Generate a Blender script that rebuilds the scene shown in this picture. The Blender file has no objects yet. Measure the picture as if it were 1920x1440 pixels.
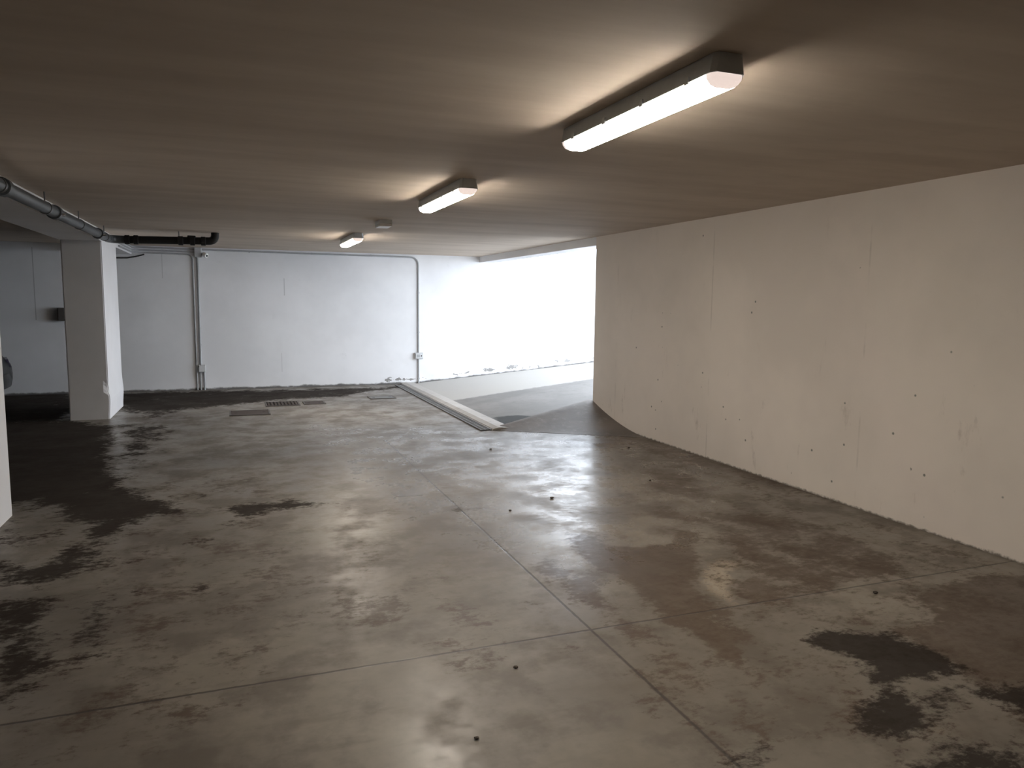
import bpy, bmesh, math, random
import numpy as np
from mathutils import Vector, Matrix

S = bpy.context.scene
COL = S.collection
random.seed(4)

# ------------------------------------------------------------------ camera, sky, exposure

SKY, SKY_TOP = 12.0, 2.6
LAMP, TUBE, LAMP_COL = 3.5, 86.0, (1.0, 0.90, 0.775)
WALL_R = (0.80, 0.735, 0.675)
WALL_B = (0.79, 0.795, 0.815)
CE_A, CE_B = (0.48, 0.405, 0.33), (0.60, 0.52, 0.435)
FL_A, FL_B, FL_C = (0.135, 0.119, 0.099), (0.215, 0.192, 0.162), (0.085, 0.070, 0.056)
EYE = 1.57
YAW, PITCH, ROLL = 0.3609, 0.1106, 0.0107
cam_d = bpy.data.cameras.new('camera')
cam_d.sensor_width = 36.0
cam_d.lens = 1386.4 / 1920.0 * 36.0
cam_d.clip_start = 0.05
cam = bpy.data.objects.new('camera', cam_d)
COL.objects.link(cam)
fw = Vector((math.sin(YAW) * math.cos(PITCH), math.cos(YAW) * math.cos(PITCH), -math.sin(PITCH)))
rt = Vector((math.cos(YAW), -math.sin(YAW), 0.0))
up = rt.cross(fw)
r2 = rt * math.cos(ROLL) + up * math.sin(ROLL)
u2 = up * math.cos(ROLL) - rt * math.sin(ROLL)
cam.matrix_world = Matrix(((r2.x, u2.x, -fw.x, 0.0), (r2.y, u2.y, -fw.y, 0.0), (r2.z, u2.z, -fw.z, EYE), (0, 0, 0, 1)))
S.camera = cam

world = bpy.data.worlds.new('overcast_sky')
S.world = world
world.use_nodes = True
wbg = world.node_tree.nodes['Background']
wt = world.node_tree
# overcast gradient: bright above the horizon, duller overhead
tc = wt.nodes.new('ShaderNodeTexCoord')
sx = wt.nodes.new('ShaderNodeSeparateXYZ')
mr = wt.nodes.new('ShaderNodeMapRange')
mr.inputs['From Min'].default_value = 0.0
mr.inputs['From Max'].default_value = 1.0
mr.inputs['To Min'].default_value = SKY
mr.inputs['To Max'].default_value = SKY_TOP
wt.links.new(tc.outputs['Generated'], sx.inputs[0])
wt.links.new(sx.outputs['Z'], mr.inputs['Value'])
wt.links.new(mr.outputs['Result'], wbg.inputs['Strength'])
wbg.inputs['Color'].default_value = (0.82, 0.90, 1.0, 1.0)

S.view_settings.view_transform = 'Standard'
S.view_settings.look = 'None'
S.view_settings.gamma = 1.0
S.view_settings.use_curve_mapping = False
S.view_settings.exposure = 0.0
S.cycles.max_bounces = 12
S.cycles.diffuse_bounces = 8
S.cycles.glossy_bounces = 4
S.cycles.use_denoising = True
S.cycles.sample_clamp_indirect = 8.0

H = 2.43            # clear height
XR = 4.50           # inner face of the right wall
YB = 13.77          # inner face of the back wall
Y_OPEN = 8.84       # where the right wall ends and the ramp opening begins


# ------------------------------------------------------------------ helpers
class Nodes:
    def __init__(self, name):
        self.m = bpy.data.materials.new(name)
        self.m.use_nodes = True
        self.t = self.m.node_tree
        self.b = self.t.nodes['Principled BSDF']

    def n(self, kind, **kw):
        x = self.t.nodes.new(kind)
        for k, v in kw.items():
            setattr(x, k, v)
        return x

    def link(self, a, b):
        self.t.links.new(a, b)

    def put(self, sock, v):
        if isinstance(v, bpy.types.NodeSocket):
            self.link(v, sock)
        else:
            sock.default_value = v

    def math(self, op, a, b=0.0, clamp=False):
        x = self.n('ShaderNodeMath', operation=op, use_clamp=clamp)
        self.put(x.inputs[0], a)
        self.put(x.inputs[1], b)
        return x.outputs[0]

    def ramp(self, v, lo, hi, a=0.0, b=1.0):
        x = self.n('ShaderNodeMapRange', interpolation_type='SMOOTHSTEP')
        self.put(x.inputs['Value'], v)
        x.inputs['From Min'].default_value = lo
        x.inputs['From Max'].default_value = hi
        x.inputs['To Min'].default_value = a
        x.inputs['To Max'].default_value = b
        return x.outputs['Result']

    def pos(self):
        g = self.n('ShaderNodeNewGeometry')
        return g.outputs['Position']

    def xyz(self, v):
        s = self.n('ShaderNodeSeparateXYZ')
        self.link(v, s.inputs[0])
        return s.outputs

    def scale(self, v, s):
        m = self.n('ShaderNodeMapping')
        self.link(v, m.inputs['Vector'])
        m.inputs['Scale'].default_value = s
        return m.outputs['Vector']

    def noise(self, v, scale, detail=5.0, rough=0.55):
        x = self.n('ShaderNodeTexNoise')
        self.link(v, x.inputs['Vector'])
        x.inputs['Scale'].default_value = scale
        x.inputs['Detail'].default_value = detail
        x.inputs['Roughness'].default_value = rough
        return x.outputs[0]

    def mix(self, f, a, b):
        x = self.n('ShaderNodeMix', data_type='RGBA')
        self.put(x.inputs[0], f)
        self.put(x.inputs[6], a)
        self.put(x.inputs[7], b)
        return x.outputs[2]

    def attr(self, name):
        x = self.n('ShaderNodeAttribute', attribute_name=name)
        return x.outputs['Fac']

    def bump(self, h, strength=0.2, dist=0.01):
        x = self.n('ShaderNodeBump')
        x.inputs['Strength'].default_value = strength
        x.inputs['Distance'].default_value = dist
        self.link(h, x.inputs['Height'])
        self.link(x.outputs[0], self.b.inputs['Normal'])

    def base(self, v):
        self.put(self.b.inputs['Base Color'], v)

    def rough(self, v):
        self.put(self.b.inputs['Roughness'], v)


def c(r, g, b):
    return (r, g, b, 1.0)


def simple(name, col, rough=0.5, metal=0.0, var=0.12, sc=18.0):
    m = Nodes(name)
    n = m.noise(m.pos(), sc, 4.0)
    lo = tuple(x * (1 - var) for x in col) + (1.0,)
    hi = tuple(min(1, x * (1 + var)) for x in col) + (1.0,)
    m.base(m.mix(n, lo, hi))
    m.rough(rough)
    m.b.inputs['Metallic'].default_value = metal
    return m.m


class MB:
    """collects simple solids into one mesh"""

    def __init__(self):
        self.bm = bmesh.new()

    def box(self, x0, x1, y0, y1, z0, z1, bevel=0.0):
        r = bmesh.ops.create_cube(self.bm, size=1.0)
        for v in r['verts']:
            v.co = Vector((x0 if v.co.x < 0 else x1, y0 if v.co.y < 0 else y1, z0 if v.co.z < 0 else z1))
        if bevel:
            es = list({e for v in r['verts'] for e in v.link_edges})
            bmesh.ops.bevel(self.bm, geom=es, offset=bevel, segments=2, affect='EDGES', profile=0.6)
        return self

    def loft(self, rings, close=True, caps=True):
        vs = [[self.bm.verts.new(p) for p in r] for r in rings]
        n = len(vs[0])
        for a, b in zip(vs[:-1], vs[1:]):
            for i in range(n if close else n - 1):
                j = (i + 1) % n
                self.bm.faces.new((a[i], a[j], b[j], b[i]))
        if caps and close:
            self.bm.faces.new(list(reversed(vs[0])))
            self.bm.faces.new(vs[-1])
        return self

    def tube(self, pts, r, seg=14, caps=True):
        pts = [Vector(p) for p in pts]
        rings = []
        ref = None
        for i, p in enumerate(pts):
            t = (pts[min(i + 1, len(pts) - 1)] - pts[max(i - 1, 0)]).normalized()
            if ref is None:
                ref = Vector((0, 0, 1)) if abs(t.z) < 0.9 else Vector((1, 0, 0))
            a = (ref - t * ref.dot(t)).normalized()
            ref = a
            b = t.cross(a)
            rr = r[i] if isinstance(r, (list, tuple)) else r
            rings.append([p + (a * math.cos(2 * math.pi * k / seg) + b * math.sin(2 * math.pi * k / seg)) * rr for k in range(seg)])
        return self.loft(rings, True, caps)

    def prism(self, prof, axis, a, b):
        def P(u, v, w):
            return {'x': (w, u, v), 'y': (u, w, v), 'z': (u, v, w)}[axis]
        return self.loft([[P(u, v, a) for u, v in prof], [P(u, v, b) for u, v in prof]])

    def build(self, name, mat, parent=None, smooth=False, off=None):
        bmesh.ops.recalc_face_normals(self.bm, faces=self.bm.faces[:])
        me = bpy.data.meshes.new(name)
        if off is not None:
            for v in self.bm.verts:
                v.co -= Vector(off)
        self.bm.to_mesh(me)
        self.bm.free()
        me.materials.append(mat)
        if smooth:
            me.polygons.foreach_set('use_smooth', [True] * len(me.polygons))
            try:
                me.set_sharp_from_angle(angle=math.radians(35))
            except Exception:
                pass
        o = bpy.data.objects.new(name, me)
        COL.objects.link(o)
        if off is not None and parent is None:
            o.location = off
        if parent is not None:
            o.parent = parent
        return o


def arc(p0, p1, p2, r, n=8):
    """points rounding the corner p1 between p0 and p2"""
    p0, p1, p2 = Vector(p0), Vector(p1), Vector(p2)
    a, b = (p0 - p1).normalized(), (p2 - p1).normalized()
    s, e = p1 + a * r, p1 + b * r
    return [((s * (1 - t) + p1 * t) * (1 - t) + (p1 * (1 - t) + e * t) * t) for t in [k / n for k in range(n + 1)]]


def tag(o, label, cat, group=None):
    o['label'] = label
    o['category'] = cat
    if group:
        o['group'] = group
    return o


def thing(name, loc, label, cat, group=None, rz=0.0):
    o = bpy.data.objects.new(name, None)
    o.empty_display_size = 0.1
    COL.objects.link(o)
    o.location = loc
    o.rotation_euler = (0, 0, rz)
    return tag(o, label, cat, group)


def struct(o, label=None, cat=None):
    o['kind'] = 'structure'
    if label:
        o['label'] = label
        o['category'] = cat
    return o


def copy_tree(o, parent=None):
    k = o.copy()
    COL.objects.link(k)
    k.parent = parent
    for ch in [x for x in bpy.data.objects if x.parent == o]:
        copy_tree(ch, k)
    return k

STAINS_AND_DARKENING = [
    ('b', 1.00, [(2.11,4.46),(2.22,4.33),(2.23,4.12),(2.4,4.04),(2.64,4.01),(2.79,4.11),(2.87,4.23),(2.92,4.18),(2.73,3.9),(2.55,3.61),(2.42,3.47),(2.33,3.29),(2.28,3.12),(2.16,3.02),(2.15,2.91),(2.27,2.75),(2.25,2.69),(2.17,2.71),(2.11,2.62),(2.04,2.59),(2.01,2.68),(2.05,2.81),(2.08,2.92),(2.03,3.02),(2.02,3.07),(2.03,3.21),(2.04,3.39),(2.06,3.55),(2.06,3.73),(2.05,3.92),(2.04,4.08),(2.07,4.29)]),
    ('b', 0.80, [(1.66,3.65),(1.86,3.75),(1.97,3.74),(1.99,3.57),(1.87,3.57),(1.82,3.47),(1.81,3.36),(1.84,3.2),(1.78,3.16),(1.73,3.21),(1.73,3.31),(1.65,3.45)]),
    ('b', 0.70, [(1.7,3.18),(1.8,3.11),(1.83,2.98),(1.84,2.85),(1.84,2.71),(1.83,2.58),(1.76,2.56),(1.84,2.47),(1.82,2.41),(1.75,2.39),(1.69,2.45),(1.67,2.52),(1.65,2.6),(1.72,2.7),(1.79,2.73),(1.8,2.86),(1.67,2.85),(1.7,2.96),(1.7,3.09)]),
    ('k', 1.00, [(2.52,2.61),(2.62,2.67),(2.78,2.6),(2.89,2.54),(2.92,2.45),(2.92,2.33),(2.92,2.23),(2.9,2.18),(2.73,2.17),(2.64,2.2),(2.53,2.17),(2.48,2.19),(2.5,2.3),(2.59,2.37),(2.57,2.45),(2.51,2.53)]),
    ('k', 0.95, [(2.42,2.12),(2.49,2.12),(2.5,2.05),(2.44,1.95),(2.39,1.91),(2.25,1.9),(2.25,1.96),(2.17,1.95),(2.26,2.01)]),
    ('k', 0.60, [(2.4,2.29),(2.47,2.25),(2.48,2.16),(2.43,2.14),(2.39,2.21)]),
    ('b', 0.75, [(3.44,2.91),(3.94,2.95),(4.7,2.92),(3.17,1.87),(2.79,1.8),(2.84,2.08),(2.92,2.23),(2.94,2.44),(2.98,2.57),(3.3,2.59)]),
    ('k', 0.85, [(2.62,2.12),(2.73,2.12),(2.84,2.06),(3.14,1.96),(2.87,1.78),(2.8,1.94),(2.76,2.02),(2.57,1.94),(2.5,1.93),(2.51,2.0)]),
    ('k', 0.62, [(2.17,1.88),(2.24,1.82),(2.44,1.84),(2.52,1.74),(2.76,1.7),(2.4,1.46),(1.91,1.64)]),
    ('b', 0.50, [(2.7,4.96),(3.31,4.68),(3.85,4.42),(4.02,3.81),(3.95,3.32),(3.48,3.02),(2.99,2.99),(2.67,3.02),(2.68,3.25),(3.12,3.56),(2.91,3.73),(3.03,4.27)]),
    ('b', 0.80, [(2.56,3.29),(2.75,3.4),(2.87,3.36),(2.85,3.24),(2.78,3.06),(2.59,3.01),(2.51,3.04),(2.52,3.19)]),
    ('b', 0.80, [(2.9,3.74),(3.13,3.82),(3.19,3.64),(3.18,3.39),(2.96,3.2),(2.85,3.28),(2.96,3.61)]),
    ('b', 0.85, [(2.03,2.83),(2.11,2.82),(2.12,2.64),(2.08,2.6),(2.02,2.61),(2.01,2.72)]),
    ('b', 0.80, [(2.08,2.27),(2.12,2.23),(2.12,2.16),(2.07,2.18)]),
    ('b', 0.70, [(2.06,2.09),(2.2,2.03),(2.17,2.02),(2.07,2.06)]),
    ('b', 0.80, [(1.57,2.64),(1.62,2.59),(1.62,2.34),(1.61,2.12),(1.6,1.95),(1.57,1.96),(1.58,2.18),(1.59,2.41)]),
    ('k', 0.90, [(1.63,1.99),(1.69,1.98),(1.62,1.91),(1.57,1.92)]),
    ('b', 0.70, [(1.46,2.43),(1.5,2.41),(1.49,2.39),(1.45,2.39)]),
    ('b', 0.70, [(1.47,2.33),(1.49,2.33),(1.46,2.29),(1.45,2.29)]),
    ('b', 0.80, [(1.75,4.08),(1.8,4.01),(1.81,3.82),(1.72,3.67),(1.66,3.73),(1.7,3.9)]),
    ('b', 0.70, [(1.4,3.48),(1.45,3.45),(1.45,3.37),(1.41,3.39)]),
    ('b', 0.70, [(1.41,2.94),(1.45,2.93),(1.44,2.85),(1.4,2.87)]),
    ('b', 0.60, [(2.66,4.89),(2.79,4.79),(2.99,4.73),(2.92,4.61),(2.7,4.63),(2.62,4.75)]),
    ('b', 0.60, [(3.62,6.06),(4.11,5.75),(3.34,4.66),(3.39,5.13),(3.27,5.34)]),
    ('k', 0.60, [(1.42,5.2),(1.56,5.33),(1.72,5.35),(1.79,5.15),(1.63,5.18)]),
    ('b', 0.45, [(0.97,5.55),(1.17,5.43),(1.12,5.26),(1.01,5.25),(0.94,5.41)]),
    ('l', 0.80, [(2.55,3.61),(2.8,3.72),(2.87,3.59),(2.59,3.28),(2.49,3.12),(2.53,3.03),(2.4,3.06),(2.38,3.24),(2.41,3.43)]),
    ('l', 0.90, [(3.01,3.2),(3.19,3.3),(3.26,3.29),(3.06,3.18),(2.99,3.17)]),
    ('l', 0.90, [(2.16,3.74),(2.37,3.64),(2.2,3.66),(2.24,3.55),(2.13,3.66)]),
    ('l', 0.70, [(2.18,1.84),(2.52,2.04),(2.48,1.92),(2.46,1.81),(2.39,1.8),(2.32,1.9),(2.2,1.82)]),
    ('k', 0.75, [(-1.73,7.03),(-1.06,7.1),(-0.49,6.18),(-0.43,5.86),(-0.72,5.61),(-0.83,5.22),(-0.98,5.39),(-0.99,5.63),(-1.31,6.3),(-1.42,6.19)]),
    ('k', 0.60, [(-1.31,4.63),(-1.48,5.28),(-1.19,4.98),(-1.04,5.29),(-0.79,5.15),(-0.71,4.87),(-0.84,4.6),(-1.01,4.53)]),
    ('k', 0.65, [(-0.8,4.19),(-0.64,4.25),(-0.59,3.95),(-0.6,3.8),(-0.56,3.53),(-0.67,3.54),(-0.76,3.76)]),
    ('k', 0.55, [(-1.29,4.47),(-0.9,4.41),(-0.75,3.76),(-0.75,3.45),(-0.76,3.27),(-0.94,3.17)]),
    ('k', 0.90, [(-0.05,5.84),(0.09,5.91),(0.4,5.89),(0.57,5.79),(0.49,5.7),(0.23,5.71),(0.06,5.55),(-0.03,5.65)]),
    ('k', 0.55, [(-0.65,5.0),(-0.48,5.07),(-0.29,5.12),(-0.16,5.17),(-0.12,5.47),(0.01,5.56),(-0.06,5.26),(-0.16,5.05),(-0.41,5.0),(-0.61,4.94)]),
    ('k', 0.60, [(-0.65,4.31),(-0.54,4.29),(-0.54,4.25),(-0.63,4.26)]),
    ('k', 0.60, [(-0.2,4.25),(-0.1,4.26),(-0.14,4.11),(-0.19,4.17)]),
    ('b', 0.50, [(0.36,4.36),(0.45,4.15),(0.54,3.87),(0.81,3.82),(0.89,3.61),(0.65,3.39),(0.55,3.31),(0.46,3.52),(0.35,3.76),(0.26,4.09)]),
    ('b', 0.55, [(0.96,3.89),(1.02,3.83),(1.1,3.68),(1.1,3.5),(1.17,3.21),(1.02,3.17),(0.97,3.34),(0.95,3.58)]),
    ('k', 0.80, [(-0.27,6.28),(-0.15,6.15),(-0.18,6.0),(-0.24,6.02)]),
    ('b', 0.45, [(0.97,5.54),(1.15,5.44),(1.1,5.27),(0.97,5.31)]),
    ('b', 0.50, [(0.67,5.76),(0.82,5.67),(0.93,5.33),(0.8,5.37)]),
    ('b', 0.35, [(-0.09,4.97),(0.49,4.83),(0.51,4.55),(0.14,4.43),(-0.06,4.28)]),
    ('b', 0.50, [(0.78,3.22),(1.21,3.16),(1.09,2.85),(0.84,2.89)]),
    ('l', 0.60, [(-1.57,6.46),(-1.47,6.43),(-1.45,6.23),(-1.52,6.11)]),
    ('k', 0.68, [(-2.55,13.87),(-1.79,13.73),(0.52,13.48),(2.36,13.39),(3.04,13.57),(2.72,13.04),(2.13,12.63),(1.61,12.12),(0.94,12.1),(0.29,11.77),(-0.16,11.55),(-0.78,11.29),(-0.94,10.73),(-1.16,10.99),(-1.5,11.39)]),
    ('k', 0.68, [(-2.55,13.87),(-1.79,13.73),(-0.09,13.65),(0.33,12.99),(-1.08,12.42),(-1.67,12.72)]),
    ('k', 0.80, [(-3.96,14.41),(-2.5,13.86),(-1.92,10.57),(-3.01,10.9)]),  # darker floor behind the far pillar
    ('k', 0.85, [(-3.04,11.0),(-1.94,10.66),(-1.39,10.07),(-1.21,8.34),(-0.93,7.06),(-0.99,6.6),(-1.49,6.52),(-1.78,6.31)]),
    ('k', 0.50, [(-1.45,10.3),(-0.71,10.07),(-0.73,8.18),(-0.93,7.06),(-1.21,8.34)]),
    ('b', 0.50, [(-1.45,10.98),(-0.85,11.31),(-0.15,10.59),(-0.88,9.92)]),
    ('b', 0.95, [(4.71,8.65),(4.5,7.41),(4.42,6.37),(4.47,5.44),(4.5,4.56),(4.35,5.43),(4.19,6.13),(4.15,6.99),(3.87,7.34)]),
    ('b', 0.70, [(3.46,7.6),(4.33,7.54),(4.23,6.96),(3.81,6.97),(3.36,7.24)]),
    ('p', 1.00, [(0.98,9.35),(4.22,7.87),(4.51,6.23),(2.92,4.18),(2.05,3.64),(1.59,4.18),(1.24,5.29),(0.97,7.37)]),
    ('b', 0.30, [(3.78,7.04),(4.36,6.28),(4.49,2.99),(2.55,1.58),(1.59,1.92),(1.95,3.35),(2.09,4.47),(2.95,5.78)]),
    ('b', 0.30, [(-1.77,6.02),(-0.73,5.95),(0.1,5.14),(0.52,4.0),(0.22,3.1),(-0.27,2.53),(-0.85,2.74)]),
    ('b', 0.20, [(0.11,5.26),(1.05,4.82),(1.52,3.65),(1.07,3.24),(0.42,3.66)]),
    ('k', 0.28, [(-1.85,6.33),(-0.58,6.38),(-0.51,4.2),(-0.51,3.18),(-0.93,3.02)]),
    ('b', 0.30, [(-0.85,7.03),(0.16,7.13),(0.64,5.5),(0.1,5.02),(-0.65,5.28)]),
    ('k', 0.62, [(-13.9,-2.0),(-2.3,-2.0),(-2.3,5.0),(-2.0,6.2),(-2.1,13.7),(-13.9,13.7)])]  # unseen bay floor, darkened to cut the light it bounces back

# ------------------------------------------------------------------ materials
def concrete_floor():
    m = Nodes('stained_concrete')
    P = m.pos()
    big = m.noise(P, 0.55, 5.0, 0.6)
    mid = m.noise(P, 2.6, 6.0, 0.62)
    fine = m.noise(P, 14.0, 6.0, 0.65)
    rag = m.math('ADD', m.math('MULTIPLY', m.noise(P, 3.2, 8.0, 0.70), 0.6), m.math('MULTIPLY', m.noise(m.scale(P, (1.0, 1.6, 1.0)), 17.0, 6.0, 0.7), 0.4))
    streak = m.noise(m.scale(P, (1.2, 5.0, 1.0)), 1.6, 6.0, 0.6)
    col = m.mix(m.ramp(big, 0.36, 0.64), c(*FL_A), c(*FL_B))
    col = m.mix(m.ramp(mid, 0.46, 0.64, 0.0, 0.6), col, c(*FL_C))
    col = m.mix(m.ramp(streak, 0.52, 0.72, 0.0, 0.4), col, c(0.11, 0.09, 0.07))
    col = m.mix(m.ramp(fine, 0.35, 0.75, 0.0, 0.22), col, c(0.09, 0.08, 0.068))
    wob = m.math('MULTIPLY', m.math('SUBTRACT', rag, 0.5), 2.0)
    lm = m.ramp(m.math('ADD', m.attr('pale'), wob), 0.42, 0.60)
    bm_ = m.ramp(m.math('ADD', m.attr('brown'), wob), 0.30, 0.50)
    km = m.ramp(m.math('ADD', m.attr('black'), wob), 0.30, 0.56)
    col = m.mix(m.math('MULTIPLY', lm, 0.6), col, c(0.34, 0.285, 0.22))
    col = m.mix(m.math('MULTIPLY', bm_, m.ramp(rag, 0.38, 0.55, 0.70, 0.95)), col, m.mix(fine, c(0.05, 0.035, 0.024), c(0.10, 0.073, 0.053)))
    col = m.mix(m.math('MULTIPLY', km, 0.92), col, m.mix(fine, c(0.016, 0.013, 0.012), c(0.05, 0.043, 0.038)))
    # saw-cut joints
    x, y, z = m.xyz(P)
    w = m.math('MULTIPLY', m.math('SUBTRACT', fine, 0.5), 0.012)
    jx = m.math('ABSOLUTE', m.math('ADD', m.math('SUBTRACT', x, 1.575), w))
    jy = m.math('ABSOLUTE', m.math('ADD', m.math('SUBTRACT', y, 3.06), w))
    jx = m.math('MULTIPLY', m.ramp(jx, 0.003, 0.011, 1.0, 0.0), m.math('LESS_THAN', y, 8.2))
    jy = m.ramp(jy, 0.003, 0.010, 1.0, 0.0)
    j3 = m.math('ABSOLUTE', m.math('SUBTRACT', y, 5.76))
    j3 = m.math('MULTIPLY', m.ramp(j3, 0.002, 0.010, 0.6, 0.0), m.math('LESS_THAN', x, 1.57))
    jt = m.math('MAXIMUM', m.math('MAXIMUM', jx, jy), j3)
    col = m.mix(m.math('MULTIPLY', jt, 0.8), col, c(0.035, 0.03, 0.027))
    m.base(col)
    r = m.math('ADD', m.ramp(mid, 0.38, 0.62, 0.30, 0.46), m.math('MULTIPLY', km, 0.35))
    r = m.math('ADD', r, m.ramp(rag, 0.45, 0.6, 0.0, 0.12))
    wet = m.ramp(m.math('ADD', m.attr('polish'), m.math('MULTIPLY', wob, 0.5)), 0.1, 0.6)
    m.rough(m.math('SUBTRACT', r, m.math('MULTIPLY', wet, 0.10)))
    sp = m.math('ADD', 0.30, m.math('MULTIPLY', wet, 0.12))
    m.put(m.b.inputs['Specular IOR Level'], m.math('SUBTRACT', sp, m.math('MULTIPLY', km, 0.28)))
    hgt = m.math('SUBTRACT', m.math('MULTIPLY', mid, 0.35), m.math('MULTIPLY', jt, 0.6))
    m.bump(hgt, 0.12, 0.012)
    return m.m


def plain_concrete(name, a, b, dark, rough=0.6, puddle=None):
    m = Nodes(name)
    P = m.pos()
    n1 = m.noise(P, 1.2, 6.0, 0.6)
    n2 = m.noise(P, 9.0, 6.0, 0.65)
    col = m.mix(m.ramp(n1, 0.35, 0.65), c(*a), c(*b))
    col = m.mix(m.ramp(n2, 0.5, 0.75, 0.0, 0.5), col, c(*dark))
    r = rough
    if puddle:
        px, py, ra, rb = puddle
        x, y, z = m.xyz(P)
        dx = m.math('DIVIDE', m.math('SUBTRACT', x, px), ra)
        dy = m.math('DIVIDE', m.math('SUBTRACT', y, py), rb)
        d = m.math('SQRT', m.math('ADD', m.math('MULTIPLY', dx, dx), m.math('MULTIPLY', dy, dy)))
        d = m.math('ADD', d, m.math('MULTIPLY', m.math('SUBTRACT', m.noise(P, 4.0, 4.0), 0.5), 0.9))
        k = m.ramp(d, 0.8, 1.1, 1.0, 0.0)
        col = m.mix(m.math('MULTIPLY', k, 0.85), col, c(0.035, 0.04, 0.042))
        m.put(m.b.inputs['Specular IOR Level'], m.math('SUBTRACT', 0.5, m.math('MULTIPLY', k, 0.4)))
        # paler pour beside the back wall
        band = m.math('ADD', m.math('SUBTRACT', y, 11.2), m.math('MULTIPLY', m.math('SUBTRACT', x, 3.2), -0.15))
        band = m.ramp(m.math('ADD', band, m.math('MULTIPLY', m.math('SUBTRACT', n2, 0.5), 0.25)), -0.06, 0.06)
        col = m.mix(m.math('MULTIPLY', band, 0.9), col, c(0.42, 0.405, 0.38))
    m.base(col)
    m.rough(r)
    m.bump(n2, 0.25, 0.01)
    return m.m


def wall_paint(name, base, kind):
    m = Nodes(name)
    P = m.pos()
    x, y, z = m.xyz(P)
    n1 = m.noise(P, 0.7, 4.0, 0.6)
    n2 = m.noise(P, 6.0, 6.0, 0.65)
    n3 = m.noise(P, 40.0, 3.0, 0.5)
    d = tuple(v * 0.90 for v in base)
    col = m.mix(m.ramp(n1, 0.35, 0.65), c(*base), c(*d))
    # scuffs and pits, most of them low down
    if kind == 'right':
        low = m.ramp(z, 0.3, 1.5, 1.0, 0.25)
        sp = m.n('ShaderNodeTexVoronoi', feature='F1')
        m.link(P, sp.inputs['Vector'])
        sp.inputs['Scale'].default_value = 8.0
        sp.inputs['Randomness'].default_value = 1.0
        pit = m.ramp(sp.outputs['Distance'], 0.05, 0.11, 1.0, 0.0)
        pit = m.math('MULTIPLY', pit, m.math('GREATER_THAN', m.noise(P, 2.3, 3.0), m.math('SUBTRACT', 0.64, m.math('MULTIPLY', low, 0.12))))
        col = m.mix(m.math('MULTIPLY', pit, 0.85), col, c(0.11, 0.13, 0.11))
        sc = m.ramp(m.noise(m.scale(P, (1.0, 1.0, 0.35)), 5.0, 7.0, 0.7), 0.60, 0.74, 0.0, 0.55)
        col = m.mix(m.math('MULTIPLY', sc, low), col, c(0.38, 0.32, 0.28))
        # formwork joints: faint vertical hairlines every 1.95 m
        f = m.math('FRACT', m.math('DIVIDE', m.math('ADD', y, 0.55), 1.95))
        f = m.math('ABSOLUTE', m.math('SUBTRACT', f, 0.5))
        f = m.ramp(f, 0.002, 0.006, 1.0, 0.0)
        f = m.math('MULTIPLY', f, m.ramp(m.noise(m.scale(P, (0.2, 0.2, 1.0)), 2.2, 4.0), 0.46, 0.62))
        col = m.mix(m.math('MULTIPLY', f, 0.28), col, c(0.30, 0.26, 0.23))
        grime = m.ramp(m.math('ADD', z, m.math('MULTIPLY', m.noise(P, 22.0, 5.0, 0.7), -0.06)), -0.030, -0.008, 0.8, 0.0)
        col = m.mix(grime, col, c(0.07, 0.055, 0.04))
    elif kind == 'back':
        sc = m.ramp(m.noise(P, 2.4, 7.0, 0.7), 0.62, 0.76, 0.0, 0.22)
        col = m.mix(sc, col, c(0.45, 0.45, 0.46))
        for hx, z0, z1, s in ((0.87, 1.64, 1.94, 0.5), (-2.94, 1.2, 2.35, 0.55), (0.80, 0.28, 0.62, 0.25), (-1.08, 1.9, 2.3, 0.35)):
            k = m.math('ABSOLUTE', m.math('SUBTRACT', x, hx))
            k = m.math('ADD', k, m.math('MULTIPLY', m.math('SUBTRACT', n2, 0.5), 0.006))
            k = m.ramp(k, 0.003, 0.010, 1.0, 0.0)
            k = m.math('MULTIPLY', k, m.math('MULTIPLY', m.math('GREATER_THAN', z, z0), m.math('LESS_THAN', z, z1)))
            col = m.mix(m.math('MULTIPLY', k, s), col, c(0.25, 0.25, 0.26))
        # flaking along the foot of the wall beside the ramp
        foot = m.math('SUBTRACT', z, m.math('MAXIMUM', 0.0, m.math('MULTIPLY', m.math('SUBTRACT', x, 3.2), 0.088)))
        pe = m.math('GREATER_THAN', m.noise(m.scale(P, (1.0, 1.0, 1.6)), 4.6, 6.0, 0.6), m.math('ADD', 0.55, m.math('MULTIPLY', m.math('ABSOLUTE', m.math('SUBTRACT', foot, 0.09)), 1.9)))
        pe = m.math('MULTIPLY', pe, m.math('GREATER_THAN', x, 2.6))
        col = m.mix(m.math('MULTIPLY', pe, 0.75), col, c(0.10, 0.09, 0.075))
        grime = m.ramp(m.math('SUBTRACT', foot, m.math('MULTIPLY', n2, 0.09)), -0.035, 0.0, 0.9, 0.0)
        col = m.mix(grime, col, c(0.06, 0.055, 0.05))
    m.base(col)
    m.rough(0.75)
    h = m.math('ADD', m.math('MULTIPLY', n2, 0.5), m.math('MULTIPLY', n3, 0.2))
    m.bump(h, 0.12, 0.012)
    return m.m


def ceiling_paint():
    m = Nodes('bare_ceiling_concrete')
    P = m.pos()
    n1 = m.noise(m.scale(P, (0.35, 2.2, 1.0)), 1.3, 5.0, 0.6)
    n2 = m.noise(P, 3.0, 6.0, 0.62)
    col = m.mix(m.ramp(n1, 0.25, 0.75), c(*CE_A), c(*CE_B))
    col = m.mix(m.ramp(n2, 0.5, 0.75, 0.0, 0.2), col, c(CE_A[0] * .75, CE_A[1] * .74, CE_A[2] * .73))
    m.base(col)
    m.rough(0.8)
    m.bump(n2, 0.15, 0.012)
    return m.m


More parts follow.
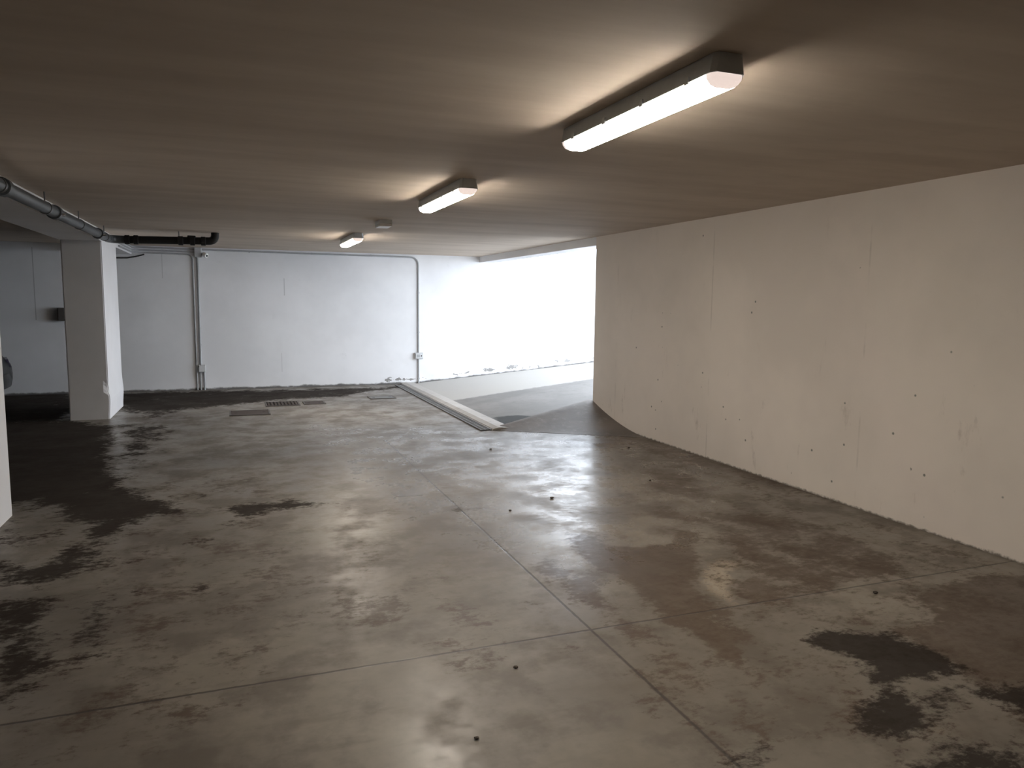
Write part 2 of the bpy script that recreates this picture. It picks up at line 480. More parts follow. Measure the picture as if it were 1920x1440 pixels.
def glowing(name, col, strength):
    m = Nodes(name)
    m.base(c(0.9, 0.9, 0.88))
    m.rough(0.4)
    m.b.inputs['Emission Color'].default_value = c(*col)
    m.b.inputs['Emission Strength'].default_value = strength
    return m.m


M_FLOOR = concrete_floor()
M_WALL_R = wall_paint('right_wall_paint', WALL_R, 'right')
M_WALL_B = wall_paint('back_wall_paint', WALL_B, 'back')
M_WALL = wall_paint('pillar_paint', WALL_B, 'plain')
M_CEIL = ceiling_paint()
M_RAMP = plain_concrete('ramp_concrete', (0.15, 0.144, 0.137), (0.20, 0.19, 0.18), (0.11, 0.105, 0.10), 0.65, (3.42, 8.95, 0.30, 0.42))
M_WEDGE = plain_concrete('ramp_cheek_concrete', (0.085, 0.070, 0.060), (0.15, 0.13, 0.115), (0.30, 0.285, 0.27), 0.55)
M_BARE = plain_concrete('bare_wall_concrete', (0.22, 0.21, 0.19), (0.28, 0.265, 0.245), (0.15, 0.14, 0.13), 0.8)
M_KERB = plain_concrete('kerb_concrete', (0.36, 0.34, 0.32), (0.42, 0.40, 0.38), (0.2, 0.19, 0.18), 0.6)
M_HOUSING = simple('lamp_housing_plastic', (0.70, 0.74, 0.77), 0.45)
M_DIFF = glowing('lit_diffuser', LAMP_COL, LAMP)
M_TUBE = glowing('lit_underside', LAMP_COL, TUBE)
M_CAPS = glowing('lit_diffuser_end', (1.0, 0.82, 0.74), 0.8)
M_STEEL = simple('galvanised_steel', (0.48, 0.49, 0.50), 0.4, 0.6)
M_ZINC = simple('bright_zinc_bolt', (0.75, 0.76, 0.78), 0.25, 0.9)
M_GPIPE = simple('grey_pipe_plastic', (0.060, 0.070, 0.080), 0.4)
M_KPIPE = simple('black_pipe_plastic', (0.006, 0.006, 0.007), 0.75)
M_ROD = simple('threaded_rod_steel', (0.10, 0.10, 0.10), 0.5, 0.5)
M_CONDUIT = simple('grey_conduit_plastic', (0.36, 0.37, 0.38), 0.5)
M_BOX = simple('grey_box_plastic', (0.42, 0.43, 0.44), 0.5)
M_BOXLID = simple('pale_box_lid_plastic', (0.58, 0.59, 0.60), 0.45)
M_CABLE = simple('black_cable_rubber', (0.03, 0.03, 0.032), 0.5)
M_WHITE = simple('white_plastic', (0.88, 0.88, 0.87), 0.35)
M_LENS = simple('dark_lens', (0.02, 0.02, 0.025), 0.1)
M_RUST = simple('rusty_plate', (0.05, 0.035, 0.029), 0.7, 0.1, 0.35, 40)
M_DULL = simple('dull_cast_iron', (0.15, 0.15, 0.145), 0.55, 0.3, 0.25, 40)
M_FRAME = simple('iron_frame', (0.11, 0.10, 0.095), 0.6, 0.3)
M_PIT_SHADE = simple('painted_drain_shade', (0.012, 0.012, 0.012), 0.9)  # near-black colour standing in for the shade inside drains and slots
M_CRUMB = simple('dry_leaf_brown', (0.05, 0.038, 0.028), 0.8)
M_CAR = simple('dark_car_paint', (0.012, 0.014, 0.016), 0.3, 0.3, 0.05)
M_GLASS = simple('car_window_glass', (0.012, 0.013, 0.016), 0.08)
M_TYRE = simple('tyre_rubber', (0.02, 0.02, 0.02), 0.8)
M_RIM = simple('wheel_rim_alloy', (0.40, 0.41, 0.42), 0.35, 0.8)
M_LIGHT = simple('car_lamp_glass', (0.06, 0.05, 0.09), 0.12)

# ------------------------------------------------------------------ the garage shell
def floor_patch_fields(xs, ys):
    X, Y = np.meshgrid(xs, ys, indexing='ij')
    F = {k: np.zeros(X.shape, np.float32) for k in 'bklp'}
    for ch, lv, poly in STAINS_AND_DARKENING:
        p = np.array(poly)
        cy = p[:, 1].mean()
        w = 0.5 if ch == 'p' else 0.15 + 0.02 * max(0.0, cy - 3.0)
        m0 = (xs >= p[:, 0].min() - w) & (xs <= p[:, 0].max() + w)
        m1 = (ys >= p[:, 1].min() - w) & (ys <= p[:, 1].max() + w)
        if not m0.any() or not m1.any():
            continue
        i0, i1 = np.where(m0)[0][[0, -1]]
        k0, k1 = np.where(m1)[0][[0, -1]]
        x, y = X[i0:i1 + 1, k0:k1 + 1], Y[i0:i1 + 1, k0:k1 + 1]
        ins = np.zeros(x.shape, bool)
        dd = np.full(x.shape, 9.0)
        q = np.roll(p, -1, 0)
        for (ax, ay), (bx, by) in zip(p, q):
            ex, ey = bx - ax, by - ay
            t = np.clip(((x - ax) * ex + (y - ay) * ey) / (ex * ex + ey * ey + 1e-9), 0, 1)
            dd = np.minimum(dd, np.hypot(x - ax - t * ex, y - ay - t * ey))
            cr = ((ay > y) != (by > y)) & (x < ex * (y - ay) / (ey if abs(ey) > 1e-9 else 1e-9) + ax)
            ins ^= cr
        sd = np.where(ins, dd, -dd)
        v = lv * np.clip(0.5 + sd / (2 * w), 0, 1)
        F[ch][i0:i1 + 1, k0:k1 + 1] = np.maximum(F[ch][i0:i1 + 1, k0:k1 + 1], v)
    return F


def build_floor():
    xs = np.concatenate([np.arange(-14.2, -5.0, 0.2), np.arange(-5.0, XR + 0.151, 0.035)])
    ys = np.concatenate([np.arange(-12.2, 0.8, 0.2), np.arange(0.8, YB + 0.18, 0.035)])
    F = floor_patch_fields(xs, ys)
    nx, ny = len(xs), len(ys)
    X, Y = np.meshgrid(xs, ys, indexing='ij')
    co = np.stack([X, Y, np.zeros_like(X)], -1).reshape(-1, 3).astype(np.float32)
    idx = np.arange(nx * ny).reshape(nx, ny)
    quads = np.stack([idx[:-1, :-1], idx[1:, :-1], idx[1:, 1:], idx[:-1, 1:]], -1).reshape(-1, 4)
    me = bpy.data.meshes.new('floor')
    me.vertices.add(len(co))
    me.vertices.foreach_set('co', co.ravel())
    me.loops.add(quads.size)
    me.loops.foreach_set('vertex_index', quads.ravel().astype(np.int32))
    me.polygons.add(len(quads))
    me.polygons.foreach_set('loop_start', np.arange(0, quads.size, 4, dtype=np.int32))
    me.update(calc_edges=True)
    for k, nm in (('b', 'brown'), ('k', 'black'), ('l', 'pale'), ('p', 'polish')):
        a = me.attributes.new(nm, 'FLOAT', 'POINT')
        a.data.foreach_set('value', F[k].ravel())
    me.materials.append(M_FLOOR)
    o = bpy.data.objects.new('floor', me)
    COL.objects.link(o)
    return struct(o, 'stained polished concrete garage floor with saw-cut joints', 'floor')


build_floor()
struct(MB().box(-14.2, XR + 0.8, -12.2, YB + 0.2, H, H + 0.25).build('ceiling', M_CEIL), 'bare brownish concrete ceiling of the garage', 'ceiling')  # runs out past the opening as an added overhang shading the back wall
struct(MB().box(XR, XR + 0.3, -12.2, Y_OPEN, -0.1, H).build('wall_right', M_WALL_R), 'long pale wall on the right ending at the ramp opening', 'wall')
struct(MB().box(-14.2, 16.0, YB, YB + 0.2, -0.1, H).build('wall_back', M_WALL_B), 'white back wall running on up the ramp', 'wall')
struct(MB().box(-14.2, -14.0, -12.2, YB, -0.1, H).build('wall_left', M_BARE))
struct(MB().box(-14.0, XR, -12.2, -12.0, -0.1, H).build('wall_front', M_BARE))
struct(MB().box(XR, XR + 0.3, Y_OPEN, YB, 2.32, H).build('lintel', M_WALL), 'shallow white lintel over the bright ramp opening', 'lintel')
struct(MB().box(XR + 0.3, 16.0, Y_OPEN - 0.4, Y_OPEN - 0.1, -0.1, 0.75).build('wall_ramp', M_WALL))  # unseen side wall of the ramp, kept low so skylight reaches deep inside
struct(MB().box(-2.0, -1.53, -12.0, YB, 2.283, H).build('beam', M_WALL), 'low ceiling beam over the pillars behind the grey pipe', 'beam')


def pillar(x0, x1, y0, y1, chips):
    m = MB()
    m.box(x0, x1, y0, y1, 0.0, 2.283)
    bmesh.ops.subdivide_edges(m.bm, edges=[e for e in m.bm.edges if abs(e.verts[0].co.z - e.verts[1].co.z) > 1], cuts=44)
    bmesh.ops.bevel(m.bm, geom=[e for e in m.bm.edges if abs(e.verts[0].co.z - e.verts[1].co.z) > 0.02], offset=0.012, segments=2, affect='EDGES')
    for co, no in (((x1 - 0.06, 0, 0), (1, 0, 0)), ((0, y0 + 0.06, 0), (0, 1, 0))):
        bmesh.ops.bisect_plane(m.bm, geom=m.bm.verts[:] + m.bm.edges[:] + m.bm.faces[:], plane_co=co, plane_no=no)
    for v in m.bm.verts:
        z = v.co.z
        if chips and v.co.x > x1 - 0.05 and v.co.y < y0 + 0.05:
            k = max(0.0, 1 - abs(z - 0.40) / 0.10)
            v.co.x -= 0.03 * k * (0.7 + 0.5 * math.sin(z * 90))
            v.co.y += 0.02 * k
        if chips and v.co.x > x1 - 0.05:
            v.co.x += 0.014 * math.exp(-((z - 0.25) / 0.14) ** 2)
    return m


struct(pillar(-1.985, -1.53, 10.73, 12.0, True).build('pillar', M_WALL), 'concrete pillar with a chipped lower corner in front of the back wall', 'pillar')
struct(pillar(-1.985, -1.53, 4.9, 6.14, False).build('pillar', M_WALL), 'pale near pillar cut off by the left edge of the photo', 'pillar')

# ------------------------------------------------------------------ the ramp
G = 0.088


def rz_(x):
    return max(0.0, (x - 3.2) * G) + 0.004


rings = []
for x in [3.19 + i * (16.0 - 3.19) / 40 for i in range(41)]:
    z = rz_(x)
    y0 = 8.42 if x < XR + 0.3 else Y_OPEN - 0.12
    rings.append([(x, y0, z), (x, YB + 0.02, z), (x, YB + 0.02, -0.3), (x, y0, -0.3)])
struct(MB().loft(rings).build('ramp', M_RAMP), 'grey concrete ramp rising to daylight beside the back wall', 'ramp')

# the cheek of concrete that climbs against the end of the right wall
m = MB()
NU, NT = 24, 14
top = []
for i in range(NU + 1):
    u = i / NU
    x = 2.95 + u * (XR + 0.02 - 2.95)
    yf = 8.45 - 1.0 * u
    yr = 8.52 + 0.34 * u
    zr = 0.005 + 0.262 * u
    row = []
    for k in range(NT + 1):
        t = k / NT
        row.append((x, yf + (yr - yf) * t, 0.003 + zr * t ** (1 + 0.75 * u)))
    row.append((x, yr + 0.05 + 0.06 * u, 0.003 + zr * 0.985))
    row.append((x, yr + 0.10 + 0.16 * u, -0.02))
    row.append((x, yf, -0.02))
    top.append(row)
struct(m.loft(top).build('ramp_cheek', M_WEDGE, smooth=True), 'dark wedge of concrete sloping up to the end of the right wall', 'wedge')

# pale kerb strip at the foot of the ramp
struct(MB().prism([(2.945, 0.0), (2.955, 0.018), (3.03, 0.034), (3.20, 0.022), (3.22, 0.0)], 'y', 8.46, YB).build('kerb_strip', M_KERB), 'pale concrete strip between the drain channel and the ramp', 'kerb')

# ------------------------------------------------------------------ drain channel, covers in the floor
d = thing('drain_channel', (2.865, 11.0, 0), 'long dark slotted drain channel along the foot of the ramp', 'drain')
L = (2.865, 11.0, 0)
MB().box(2.80, 2.93, 8.46, 13.6, 0.001, 0.004).build('channel_shade_sheet', M_PIT_SHADE, d, off=L)  # flat dark sheet painted as the shade under the grating
f = MB()
f.box(2.795, 2.812, 8.46, 13.6, 0.002, 0.014)
f.box(2.920, 2.937, 8.46, 13.6, 0.002, 0.014)
f.build('channel_frame', M_DULL, d, off=L)
for i in range(10):
    g = MB()
    y0 = 8.48 + i * 0.512
    for k in range(20):
        g.box(2.814, 2.918, y0 + k * 0.0252, y0 + k * 0.0252 + 0.011, 0.004, 0.011)
    g.box(2.860, 2.872, y0, y0 + 0.49, 0.004, 0.0112)
    g.build('channel_grating', M_DULL, d, off=L)


def cover(name, x0, x1, y0, y1, mat, label, kind='plate'):
    loc = ((x0 + x1) / 2, (y0 + y1) / 2, 0.0)
    t = thing(name, loc, label, 'drain cover' if kind != 'grate' else 'drain grate')
    f = MB()
    b = 0.022
    for q in ((x0, x1, y0, y0 + b), (x0, x1, y1 - b, y1), (x0, x0 + b, y0 + b, y1 - b), (x1 - b, x1, y0 + b, y1 - b)):
        f.box(*q, 0.001, 0.010)
    f.build('frame', M_FRAME, t, off=loc)
    if kind == 'grate':
        MB().box(x0 + b, x1 - b, y0 + b, y1 - b, 0.001, 0.003).build('pit', M_PIT_SHADE, t, off=loc)  # dark sheet in place of a hole, shade below the bars painted in
        g = MB()
        n = 9
        for k in range(n):
            xx = x0 + b + (k + 0.5) * (x1 - x0 - 2 * b) / n
            g.box(xx - 0.014, xx + 0.014, y0 + b, y1 - b, 0.004, 0.012)
        g.box(x0 + b, x1 - b, (y0 + y1) / 2 - 0.012, (y0 + y1) / 2 + 0.012, 0.003, 0.0115)
        g.build('grate_bars', mat, t, off=loc)
    else:
        g = MB()
        g.box(x0 + b + 0.004, x1 - b - 0.004, y0 + b + 0.004, y1 - b - 0.004, 0.001, 0.009)
        g.build('cover_plate', mat, t, off=loc)
        for s in (x0 + 0.08, x1 - 0.08):
            MB().box(s - 0.02, s + 0.02, (y0 + y1) / 2 - 0.008, (y0 + y1) / 2 + 0.008, 0.009, 0.0105).build('lifting_slot_shade', M_PIT_SHADE, t, off=loc)
    return t


cover('floor_cover', -0.08, 0.45, 10.54, 11.0, M_RUST, 'rusty brown floor cover nearest the camera')
cover('floor_grate', 0.42, 0.91, 11.33, 11.80, M_RUST, 'ribbed rusty grate in the middle of the row of floor covers', 'grate')
cover('floor_cover', 0.97, 1.29, 11.40, 11.72, M_RUST, 'small square brown cover right beside the ribbed grate')
cover('floor_cover', 2.02, 2.44, 11.74, 12.06, M_DULL, 'grey floor cover closest to the drain channel')

# ------------------------------------------------------------------ ceiling lights
def make_light():
    t = thing('ceiling_light', (0, 0, H), 'x', 'ceiling light', 'linear lamps down the ceiling')
    hl = 0.635
    def ring(y, w, z):
        return [(-w, y, z), (w, y, z)]
    h = MB()
    # housing: shallow tray, narrower at the ceiling
    def sec(y, k):
        return [(-0.058 * k, y, -0.001), (0.058 * k, y, -0.001), (0.068 * k, y, -0.055), (0.071 * k, y, -0.068), (-0.071 * k, y, -0.068), (-0.068 * k, y, -0.055)]
    h.loft([sec(-hl, 0.8), sec(-hl + 0.02, 1.0), sec(hl - 0.02, 1.0), sec(hl, 0.8)])
    h.build('housing', M_HOUSING, t)
    g = MB()
    def dsec(y, k, dz):
        return [(-0.068 * k, y, -0.0685), (0.068 * k, y, -0.0685), (0.066 * k, y, -0.082 - 0.2 * dz), (0.052 * k, y, -0.100 - 0.6 * dz), (0.030 * k, y, -0.108 - dz), (-0.030 * k, y, -0.108 - dz), (-0.052 * k, y, -0.100 - 0.6 * dz), (-0.066 * k, y, -0.082 - 0.2 * dz)]
    g.loft([dsec(-hl + 0.045, 1, 0), dsec(hl - 0.045, 1, 0)])
    g = g.build('diffuser', M_DIFF, t)
    g.data.materials.append(M_TUBE)      # the tubes show through the underside
    for f in g.data.polygons:
        f.material_index = 1 if f.normal.z < -0.6 else 0
    for s in (-1, 1):
        e = MB()
        e.loft([dsec(s * (hl - 0.046), 0.995, 0), dsec(s * (hl - 0.02), 0.96, -0.006), dsec(s * (hl - 0.003), 0.72, -0.018)])
        e.build('diffuser_end', M_CAPS, t)
    for y in (-0.48, -0.16, 0.16, 0.48):
        for s in (-1, 1):
            k = MB()
            k.box(s * 0.0725 - 0.003, s * 0.0725 + 0.003, y - 0.012, y + 0.012, -0.076, -0.050)
            k.build('clip', M_HOUSING, t)
    return t


lamp0 = make_light()
for i, (x, y, lab) in enumerate(((1.63, 2.855, 'large glowing tube lamp on the ceiling nearest the camera'),
                                 (1.585, 5.73, 'glowing tube lamp in the middle of the ceiling row'),
                                 (1.54, 10.35, 'farthest and smallest glowing tube lamp near the back wall'))):
    o = lamp0 if i == 0 else copy_tree(lamp0)
    o.location = (x, y, H)
    o['label'] = lab

t = thing('emergency_light', (1.56, 8.12, H), 'small unlit box lamp on the ceiling between two tube lamps', 'emergency light')
MB().prism([(-0.065, -0.001), (0.065, -0.001), (0.070, -0.042), (-0.070, -0.042)], 'y', -0.13, 0.13).build('housing', M_HOUSING, t)
MB().box(-0.067, 0.067, -0.125, 0.125, -0.072, -0.043, 0.008).build('diffuser', M_WHITE, t)

# ------------------------------------------------------------------ drain pipe under the ceiling
PX, PZ, PY = -1.42, 2.30, 10.60
R0 = 0.048
L = (PX, 8.0, PZ)
d = thing('drain_pipe', L, 'grey drain pipe along the beam turning into a black run with an elbow', 'pipe')
MB().tube([(PX, 3.5, PZ - 0.0), (PX, 10.2, PZ), (PX, 10.42, PZ)], R0, 20).build('grey_run', M_GPIPE, d, True, off=L)
MB().tube([(PX, 10.42, PZ)] + arc((PX, 10.42, PZ), (PX, PY, PZ), (PX + 0.2, PY, PZ), 0.14, 8) + [(PX + 0.2, PY, PZ)], R0 + 0.002, 20).build('bend', M_GPIPE, d, True, off=L)
ZB = PZ + 0.018
MB().tube([(PX + 0.19, PY, PZ), (-0.30, PY, ZB)], R0, 20).build('black_run', M_KPIPE, d, True, off=L)
MB().tube([(-0.30, PY, ZB)] + arc((-0.30, PY, ZB), (-0.185, PY, ZB), (-0.185, PY, H - 0.002), 0.085, 10) + [(-0.185, PY, H - 0.002)], R0 + 0.002, 20).build('elbow', M_KPIPE, d, True, off=L)
for y in (5.95, 7.52, 9.75):
    MB().tube([(PX, y - 0.05, PZ), (PX, y - 0.045, PZ), (PX, y + 0.045, PZ), (PX, y + 0.05, PZ)], [R0, R0 + 0.014, R0 + 0.014, R0], 20).build('coupling', M_GPIPE, d, True, off=L)
for x in (PX + 0.20, PX + 0.30, -0.60, -0.46, -0.33):
    zz = PZ + 0.018 * (x - PX - 0.19) / 1.1
    MB().tube([(x - 0.03, PY, zz), (x - 0.025, PY, zz), (x + 0.025, PY, zz), (x + 0.03, PY, zz)], [R0, R0 + 0.010, R0 + 0.010, R0], 20).build('coupling', M_KPIPE, d, True, off=L)
MB().box(-0.52, -0.42, PY - 0.03, PY + 0.03, ZB + 0.03, ZB + 0.064, 0.01).build('inspection_cap', M_KPIPE, d, off=L)
for y in (5.85, 7.17, 8.62, 10.2):
    h = MB()
    h.tube([(PX, y, PZ + R0), (PX, y, H - 0.001)], 0.006, 8)
    h.tube([(PX, y - 0.014, PZ), (PX, y + 0.014, PZ)], R0 + 0.005, 20)
    h = h.build('hanger', M_ROD, d, True, off=L)
for y in (7.50, 9.70):
    MB().tube([(PX + R0 + 0.012, y, PZ - 0.02), (PX + R0 + 0.036, y, PZ - 0.02)], 0.012, 8).build('clamp_bolt', M_ZINC, d, True, off=L)
h = MB()
h.tube([(-0.62, PY, ZB + R0 - 0.01), (-0.62, PY, H - 0.001)], 0.006, 8)
h.tube([(-0.634, PY, ZB - 0.003), (-0.606, PY, ZB - 0.003)], R0 + 0.005, 20)
h.build('hanger', M_ROD, d, True, off=L)

# ------------------------------------------------------------------ conduits and boxes on the back wall
YW = YB - 0.019


def clip_at(x, z, parent, L, horiz=False):
    k = MB()
    if horiz:
        k.box(x - 0.012, x + 0.012, YB - 0.034, YB - 0.0005, z - 0.016, z + 0.016)
    else:
        k.box(x - 0.018, x + 0.018, YB - 0.034, YB - 0.0005, z - 0.012, z + 0.012)
    k.build('clip', M_CONDUIT, parent, off=L)


L = (1.5, YW, 2.40)
d = thing('conduit', L, 'long grey conduit along the top of the back wall bending down to the socket', 'conduit')
MB().tube([(-0.455, YW, 2.395), (1.0, YW, 2.385)] + arc((1.0, YW, 2.385), (3.285, YW, 2.378), (3.285, YW, 1.0), 0.16, 10) + [(3.285, YW, 0.595)], 0.0145, 12).build('tube', M_CONDUIT, d, True, off=L)
for x in (0.3, 1.35, 2.4):
    clip_at(x, 2.385, d, L, True)
for z in (1.72, 0.98):
    clip_at(3.285, z, d, L)

L = (3.285, YW, 0.53)
d = thing('socket_box', L, 'pale socket box on the conduit beside the ramp', 'socket')
MB().box(3.21, 3.365, YB - 0.055, YB - 0.0005, 0.472, 0.594, 0.006).build('back_box', M_BOX, d, off=L)
MB().box(3.222, 3.353, YB - 0.066, YB - 0.0555, 0.484, 0.582, 0.004).build('cover', M_BOXLID, d, off=L)
MB().box(3.245, 3.30, YB - 0.071, YB - 0.0665, 0.505, 0.562, 0.003).build('flap', M_CONDUIT, d, off=L)
MB().tube([(3.33, YB - 0.0665, 0.533), (3.33, YB - 0.069, 0.533)], 0.012, 10).build('switch', M_LENS, d, off=L)

L = (3.285, YW, 0.24)
d = thing('conduit', L, 'short conduit running from the pale socket box to the floor', 'conduit')
MB().tube([(3.285, YW, 0.002), (3.285, YW, 0.471)], 0.0155, 12).build('tube', M_CONDUIT, d, True, off=L)
clip_at(3.285, 0.10, d, L)

L = (-0.52, YW, 2.34)
d = thing('junction_box', L, 'grey junction box at the top of the back wall by the black pipe', 'junction box')
MB().box(-0.575, -0.462, YB - 0.07, YB - 0.0005, 2.262, 2.425, 0.005).build('body', M_BOX, d, off=L)
MB().box(-0.570, -0.467, YB - 0.082, YB - 0.0705, 2.268, 2.42, 0.004).build('lid', M_BOX, d, off=L)

L = (-0.40, YB - 0.05, 2.31)
d = thing('security_camera', L, 'small white camera on a bracket beside the upper junction box', 'camera')
MB().tube([(-0.461, YB - 0.035, 2.315), (-0.425, YB - 0.06, 2.31)], 0.011, 10).build('bracket', M_CABLE, d, True, off=L)
MB().tube([(-0.425, YB - 0.045, 2.315), (-0.42, YB - 0.047, 2.314), (-0.385, YB - 0.135, 2.290), (-0.38, YB - 0.140, 2.288)], [0.026, 0.040, 0.040, 0.034], 16).build('body', M_WHITE, d, True, off=L)
MB().tube([(-0.3798, YB - 0.1405, 2.288), (-0.378, YB - 0.144, 2.287)], 0.018, 14).build('lens', M_LENS, d, True, off=L)
MB().box(-0.455, -0.395, YB - 0.03, YB - 0.0005, 2.29, 2.335, 0.004).build('mount', M_BOX, d, off=L)

L = (-0.53, YW, 1.3)
d = thing('conduit', L, 'vertical conduit dropping from the junction box to the low grey box', 'conduit')
MB().tube([(-0.535, YW - 0.004, 0.436), (-0.528, YW - 0.004, 2.261)], 0.018, 12).build('tube', M_CONDUIT, d, True, off=L)
for z in (1.95, 1.28, 0.78):
    clip_at(-0.532, z, d, L)

L = (-0.515, YW, 0.375)
d = thing('outlet_box', L, 'small grey box low on the back wall above two short conduits', 'outlet box')
MB().box(-0.572, -0.458, YB - 0.065, YB - 0.0005, 0.315, 0.436, 0.005).build('body', M_BOX, d, off=L)
MB().box(-0.566, -0.464, YB - 0.076, YB - 0.0655, 0.321, 0.430, 0.004).build('lid', M_BOXLID, d, off=L)
for k, (x, lab) in enumerate(((-0.545, 'left one of the two short conduits under the low grey box'), (-0.485, 'right one of the two short conduits under the low grey box'))):
    L = (x, YW, 0.15)
    d = tag(MB().tube([(x, YW, 0.001), (x, YW, 0.314)], 0.0145, 12).build('conduit', M_CONDUIT, None, True, off=L), lab, 'conduit', 'pair of short conduits')

for k, (z, lab) in enumerate(((2.405, 'topmost conduit of the bundle running from the beam to the junction box'),
                              (2.362, 'middle conduit of the bundle running from the beam to the junction box'),
                              (2.318, 'lowest conduit of the bundle from the beam, bending down beside the junction box'))):
    L = (-1.2, YW, z)
    xs = -1.53 + 0.015
    pts = [(xs, 12.2, z), (xs, 12.8, z)] + arc((xs, 12.8, z), (xs, YW, z), (-1.0, YW, z - 0.004), 0.12 + 0.05 * k, 8)
    if k < 2:
        pts += [(-0.576, YW, z - 0.010)]
    else:
        pts += arc((-1.0, YW, z - 0.004), (-0.605, YW, z - 0.008), (-0.605, YW, 0.5), 0.10, 8) + [(-0.600, YW, 0.002)]
    d = tag(MB().tube(pts, 0.0135, 10).build('conduit', M_CONDUIT, None, True, off=L), lab, 'conduit', 'bundle of conduits from the beam')

L = (-1.6, YB - 0.02, 2.24)
tag(MB().tube([(-2.02, YB - 0.015, 2.27), (-1.90, YB - 0.015, 2.232), (-1.75, YB - 0.015, 2.218), (-1.60, YB - 0.015, 2.222), (-1.48, YB - 0.015, 2.245), (-1.40, YB - 0.015, 2.268), (-1.34, YB - 0.015, 2.288)], 0.011, 10).build('cable', M_CABLE, None, True, off=L),
    'black cable sagging under the end of the beam on the back wall', 'cable')

L = (-2.56, YB, 1.29)
d = thing('wall_box', L, 'dark box on the back wall half hidden behind the chipped pillar', 'box')
MB().box(-2.62, -2.36, YB - 0.10, YB - 0.0005, 1.19, 1.40, 0.008).build('body', M_FRAME, d, off=L)
MB().box(-2.61, -2.37, YB - 0.112, YB - 0.1005, 1.20, 1.39, 0.004).build('lid', M_FRAME, d, off=L)

# ------------------------------------------------------------------ parked car, mostly behind the near pillar
CX, CY = -5.20, 12.70
L = (CX, CY, 0)
car = thing('car', L, 'dark parked car almost hidden behind the near pillar', 'car')
# stations along the length (front end at +X): x, half width, sill z, shoulder z
st = [(2.02, 0.52, 0.26, 0.42), (1.99, 0.66, 0.21, 0.56), (1.86, 0.77, 0.18, 0.68), (1.60, 0.84, 0.17, 0.77), (1.20, 0.87, 0.17, 0.84),
      (0.70, 0.88, 0.17, 0.90), (0.0, 0.88, 0.17, 0.92), (-0.8, 0.88, 0.17, 0.94), (-1.4, 0.87, 0.17, 0.95), (-1.75, 0.83, 0.19, 0.93), (-1.95, 0.74, 0.24, 0.86), (-2.0, 0.62, 0.30, 0.70)]
b = MB()
rings = []
for x, w, z0, z1 in st:
    zm = z0 + (z1 - z0) * 0.55
    rings.append([(CX + x, CY + yy, zz) for yy, zz in ((-w * .86, z0), (-w, z0 + .10), (-w * 1.02, zm), (-w * .97, z1 - .06), (-w * .84, z1), (0, z1 + .025), (w * .84, z1), (w * .97, z1 - .06), (w * 1.02, zm), (w, z0 + .10), (w * .86, z0))])
b.loft(rings)
body = b.build('body', M_CAR, car, True, off=L)
g = MB()
rings = []
for x, w, zb, zt in ((1.00, .70, .84, .862), (.55, .68, .88, 1.15), (.15, .64, .90, 1.38), (-.4, .62, .91, 1.45), (-1.1, .60, .92, 1.43), (-1.55, .58, .92, 1.27), (-1.88, .56, .88, .93)):
    rings.append([(CX + x, CY + yy, zz) for yy, zz in ((-w * 1.12, zb), (-w, zt - .10 * (zt - zb)), (-w * .85, zt), (w * .85, zt), (w, zt - .10 * (zt - zb)), (w * 1.12, zb))])
g.loft(rings)
g.build('windows', M_GLASS, car, True, off=L)
rf = MB()
rings = []
for x, w, zt in ((.22, .55, 1.402), (-.4, .57, 1.468), (-1.1, .55, 1.448), (-1.50, .52, 1.318)):
    rings.append([(CX + x, CY - w, zt - .03), (CX + x, CY - w * .8, zt), (CX + x, CY + w * .8, zt), (CX + x, CY + w, zt - .03)])
rf.loft(rings)
rf.build('roof', M_CAR, car, True, off=L)
for sx in (1.28, -1.28):
    for sy in (-1, 1):
        y = CY + sy * 0.80
        w = MB().tube([(CX + sx, y - .10, .31), (CX + sx, y - .085, .31), (CX + sx, y + .085, .31), (CX + sx, y + .10, .31)], [.26, .31, .31, .26], 28).build('wheel', M_TYRE, car, True, off=L)
        r = MB().tube([(CX + sx, y + sy * .101, .31), (CX + sx, y + sy * .112, .31)], [.19, .17], 20).build('rim', M_RIM, w, True, off=L)
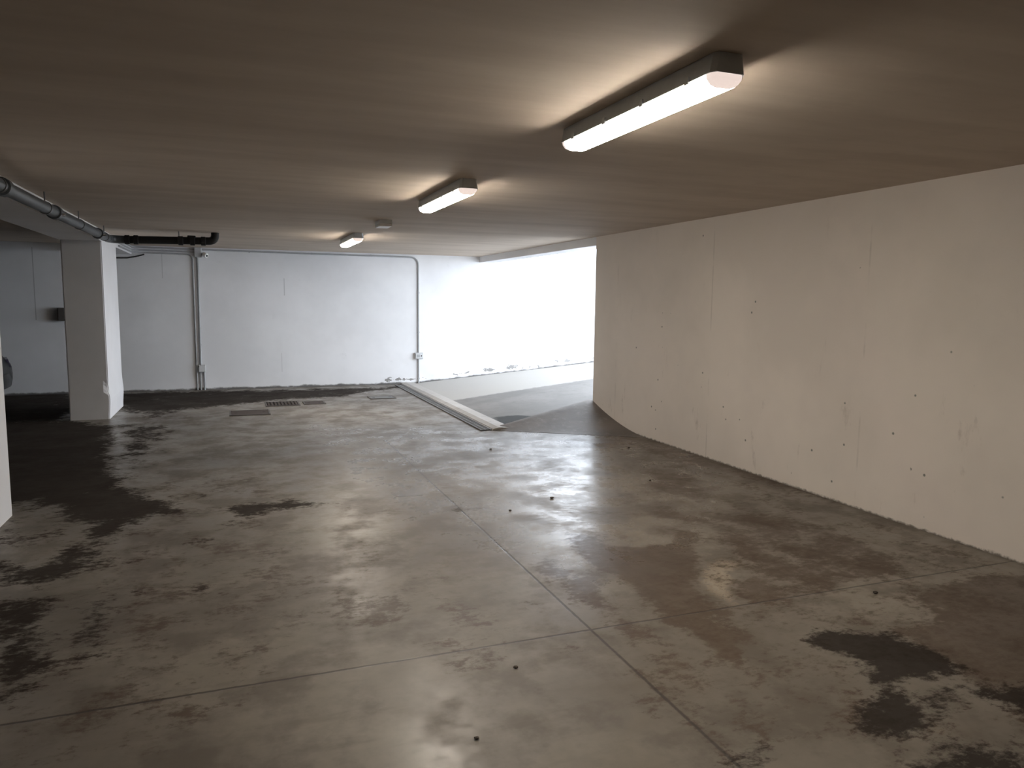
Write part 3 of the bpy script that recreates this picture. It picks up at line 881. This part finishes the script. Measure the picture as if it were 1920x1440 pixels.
for sy in (-1, 1):
    MB().loft([[(CX + 1.93, CY + sy * .70, .52), (CX + 1.985, CY + sy * .48, .50), (CX + 1.95, CY + sy * .48, .62), (CX + 1.88, CY + sy * .70, .64)],
               [(CX + 1.955, CY + sy * .72, .52), (CX + 2.015, CY + sy * .49, .50), (CX + 1.985, CY + sy * .49, .62), (CX + 1.91, CY + sy * .73, .64)]]).build('headlight', M_LIGHT, car, off=L)
    MB().box(CX + .62, CX + .78, CY + sy * .95 - .09, CY + sy * .95 + .09, .93, 1.04, .02).build('mirror', M_CAR, car, off=L)
bp = MB()
rings = []
for yy in (-.80, -.66, -.35, 0, .35, .66, .80):
    xx = CX + 2.05 - .22 * (abs(yy) / .8) ** 3
    rings.append([(xx - .12, CY + yy, .17), (xx, CY + yy, .22), (xx + .02, CY + yy, .33), (xx - .01, CY + yy, .42), (xx - .12, CY + yy, .44)])
bp.loft(rings)
bp.build('bumper', M_CAR, car, True, off=L)

# ------------------------------------------------------------------ scraps lying on the floor
for k, (x, y, s, lab) in enumerate(((2.54, 7.35, .022, 'dark crumb on the bright floor just below the end of the drain channel'),
                                    (4.00, 6.97, .022, 'dark crumb on the floor near the foot of the right wall'),
                                    (3.44, 5.60, .020, 'dark crumb on the brown floor right of the bright reflection'),
                                    (2.36, 5.32, .024, 'thin dark scrap lying in the middle of the bright reflection'),
                                    (1.92, 5.10, .018, 'tiny scrap on the floor right of the long joint'),
                                    (0.78, 2.39, .016, 'small dark crumb on the pale floor at the bottom of the photo'),
                                    (1.10, 2.83, .018, 'small dark scrap on the floor left of the joint crossing'),
                                    (3.26, 2.95, .024, 'dark scrap on the cross joint by the right wall'))):
    b = MB()
    r = bmesh.ops.create_icosphere(b.bm, subdivisions=2, radius=1.0)
    el = 1.4 if 'thin' in lab else 1.15
    for v in b.bm.verts:
        n = 1 + 0.25 * math.sin(v.co.x * 5 + k) * math.cos(v.co.y * 4 + 2 * k)
        v.co = Vector((x + v.co.x * s * .52 * el * n, y + v.co.y * s * .52 * n, s * .3 + v.co.z * s * .3))
    tag(b.build('floor_scrap', M_CRUMB, None, True, off=(x, y, 0)), lab, 'scrap', 'scraps on the floor')
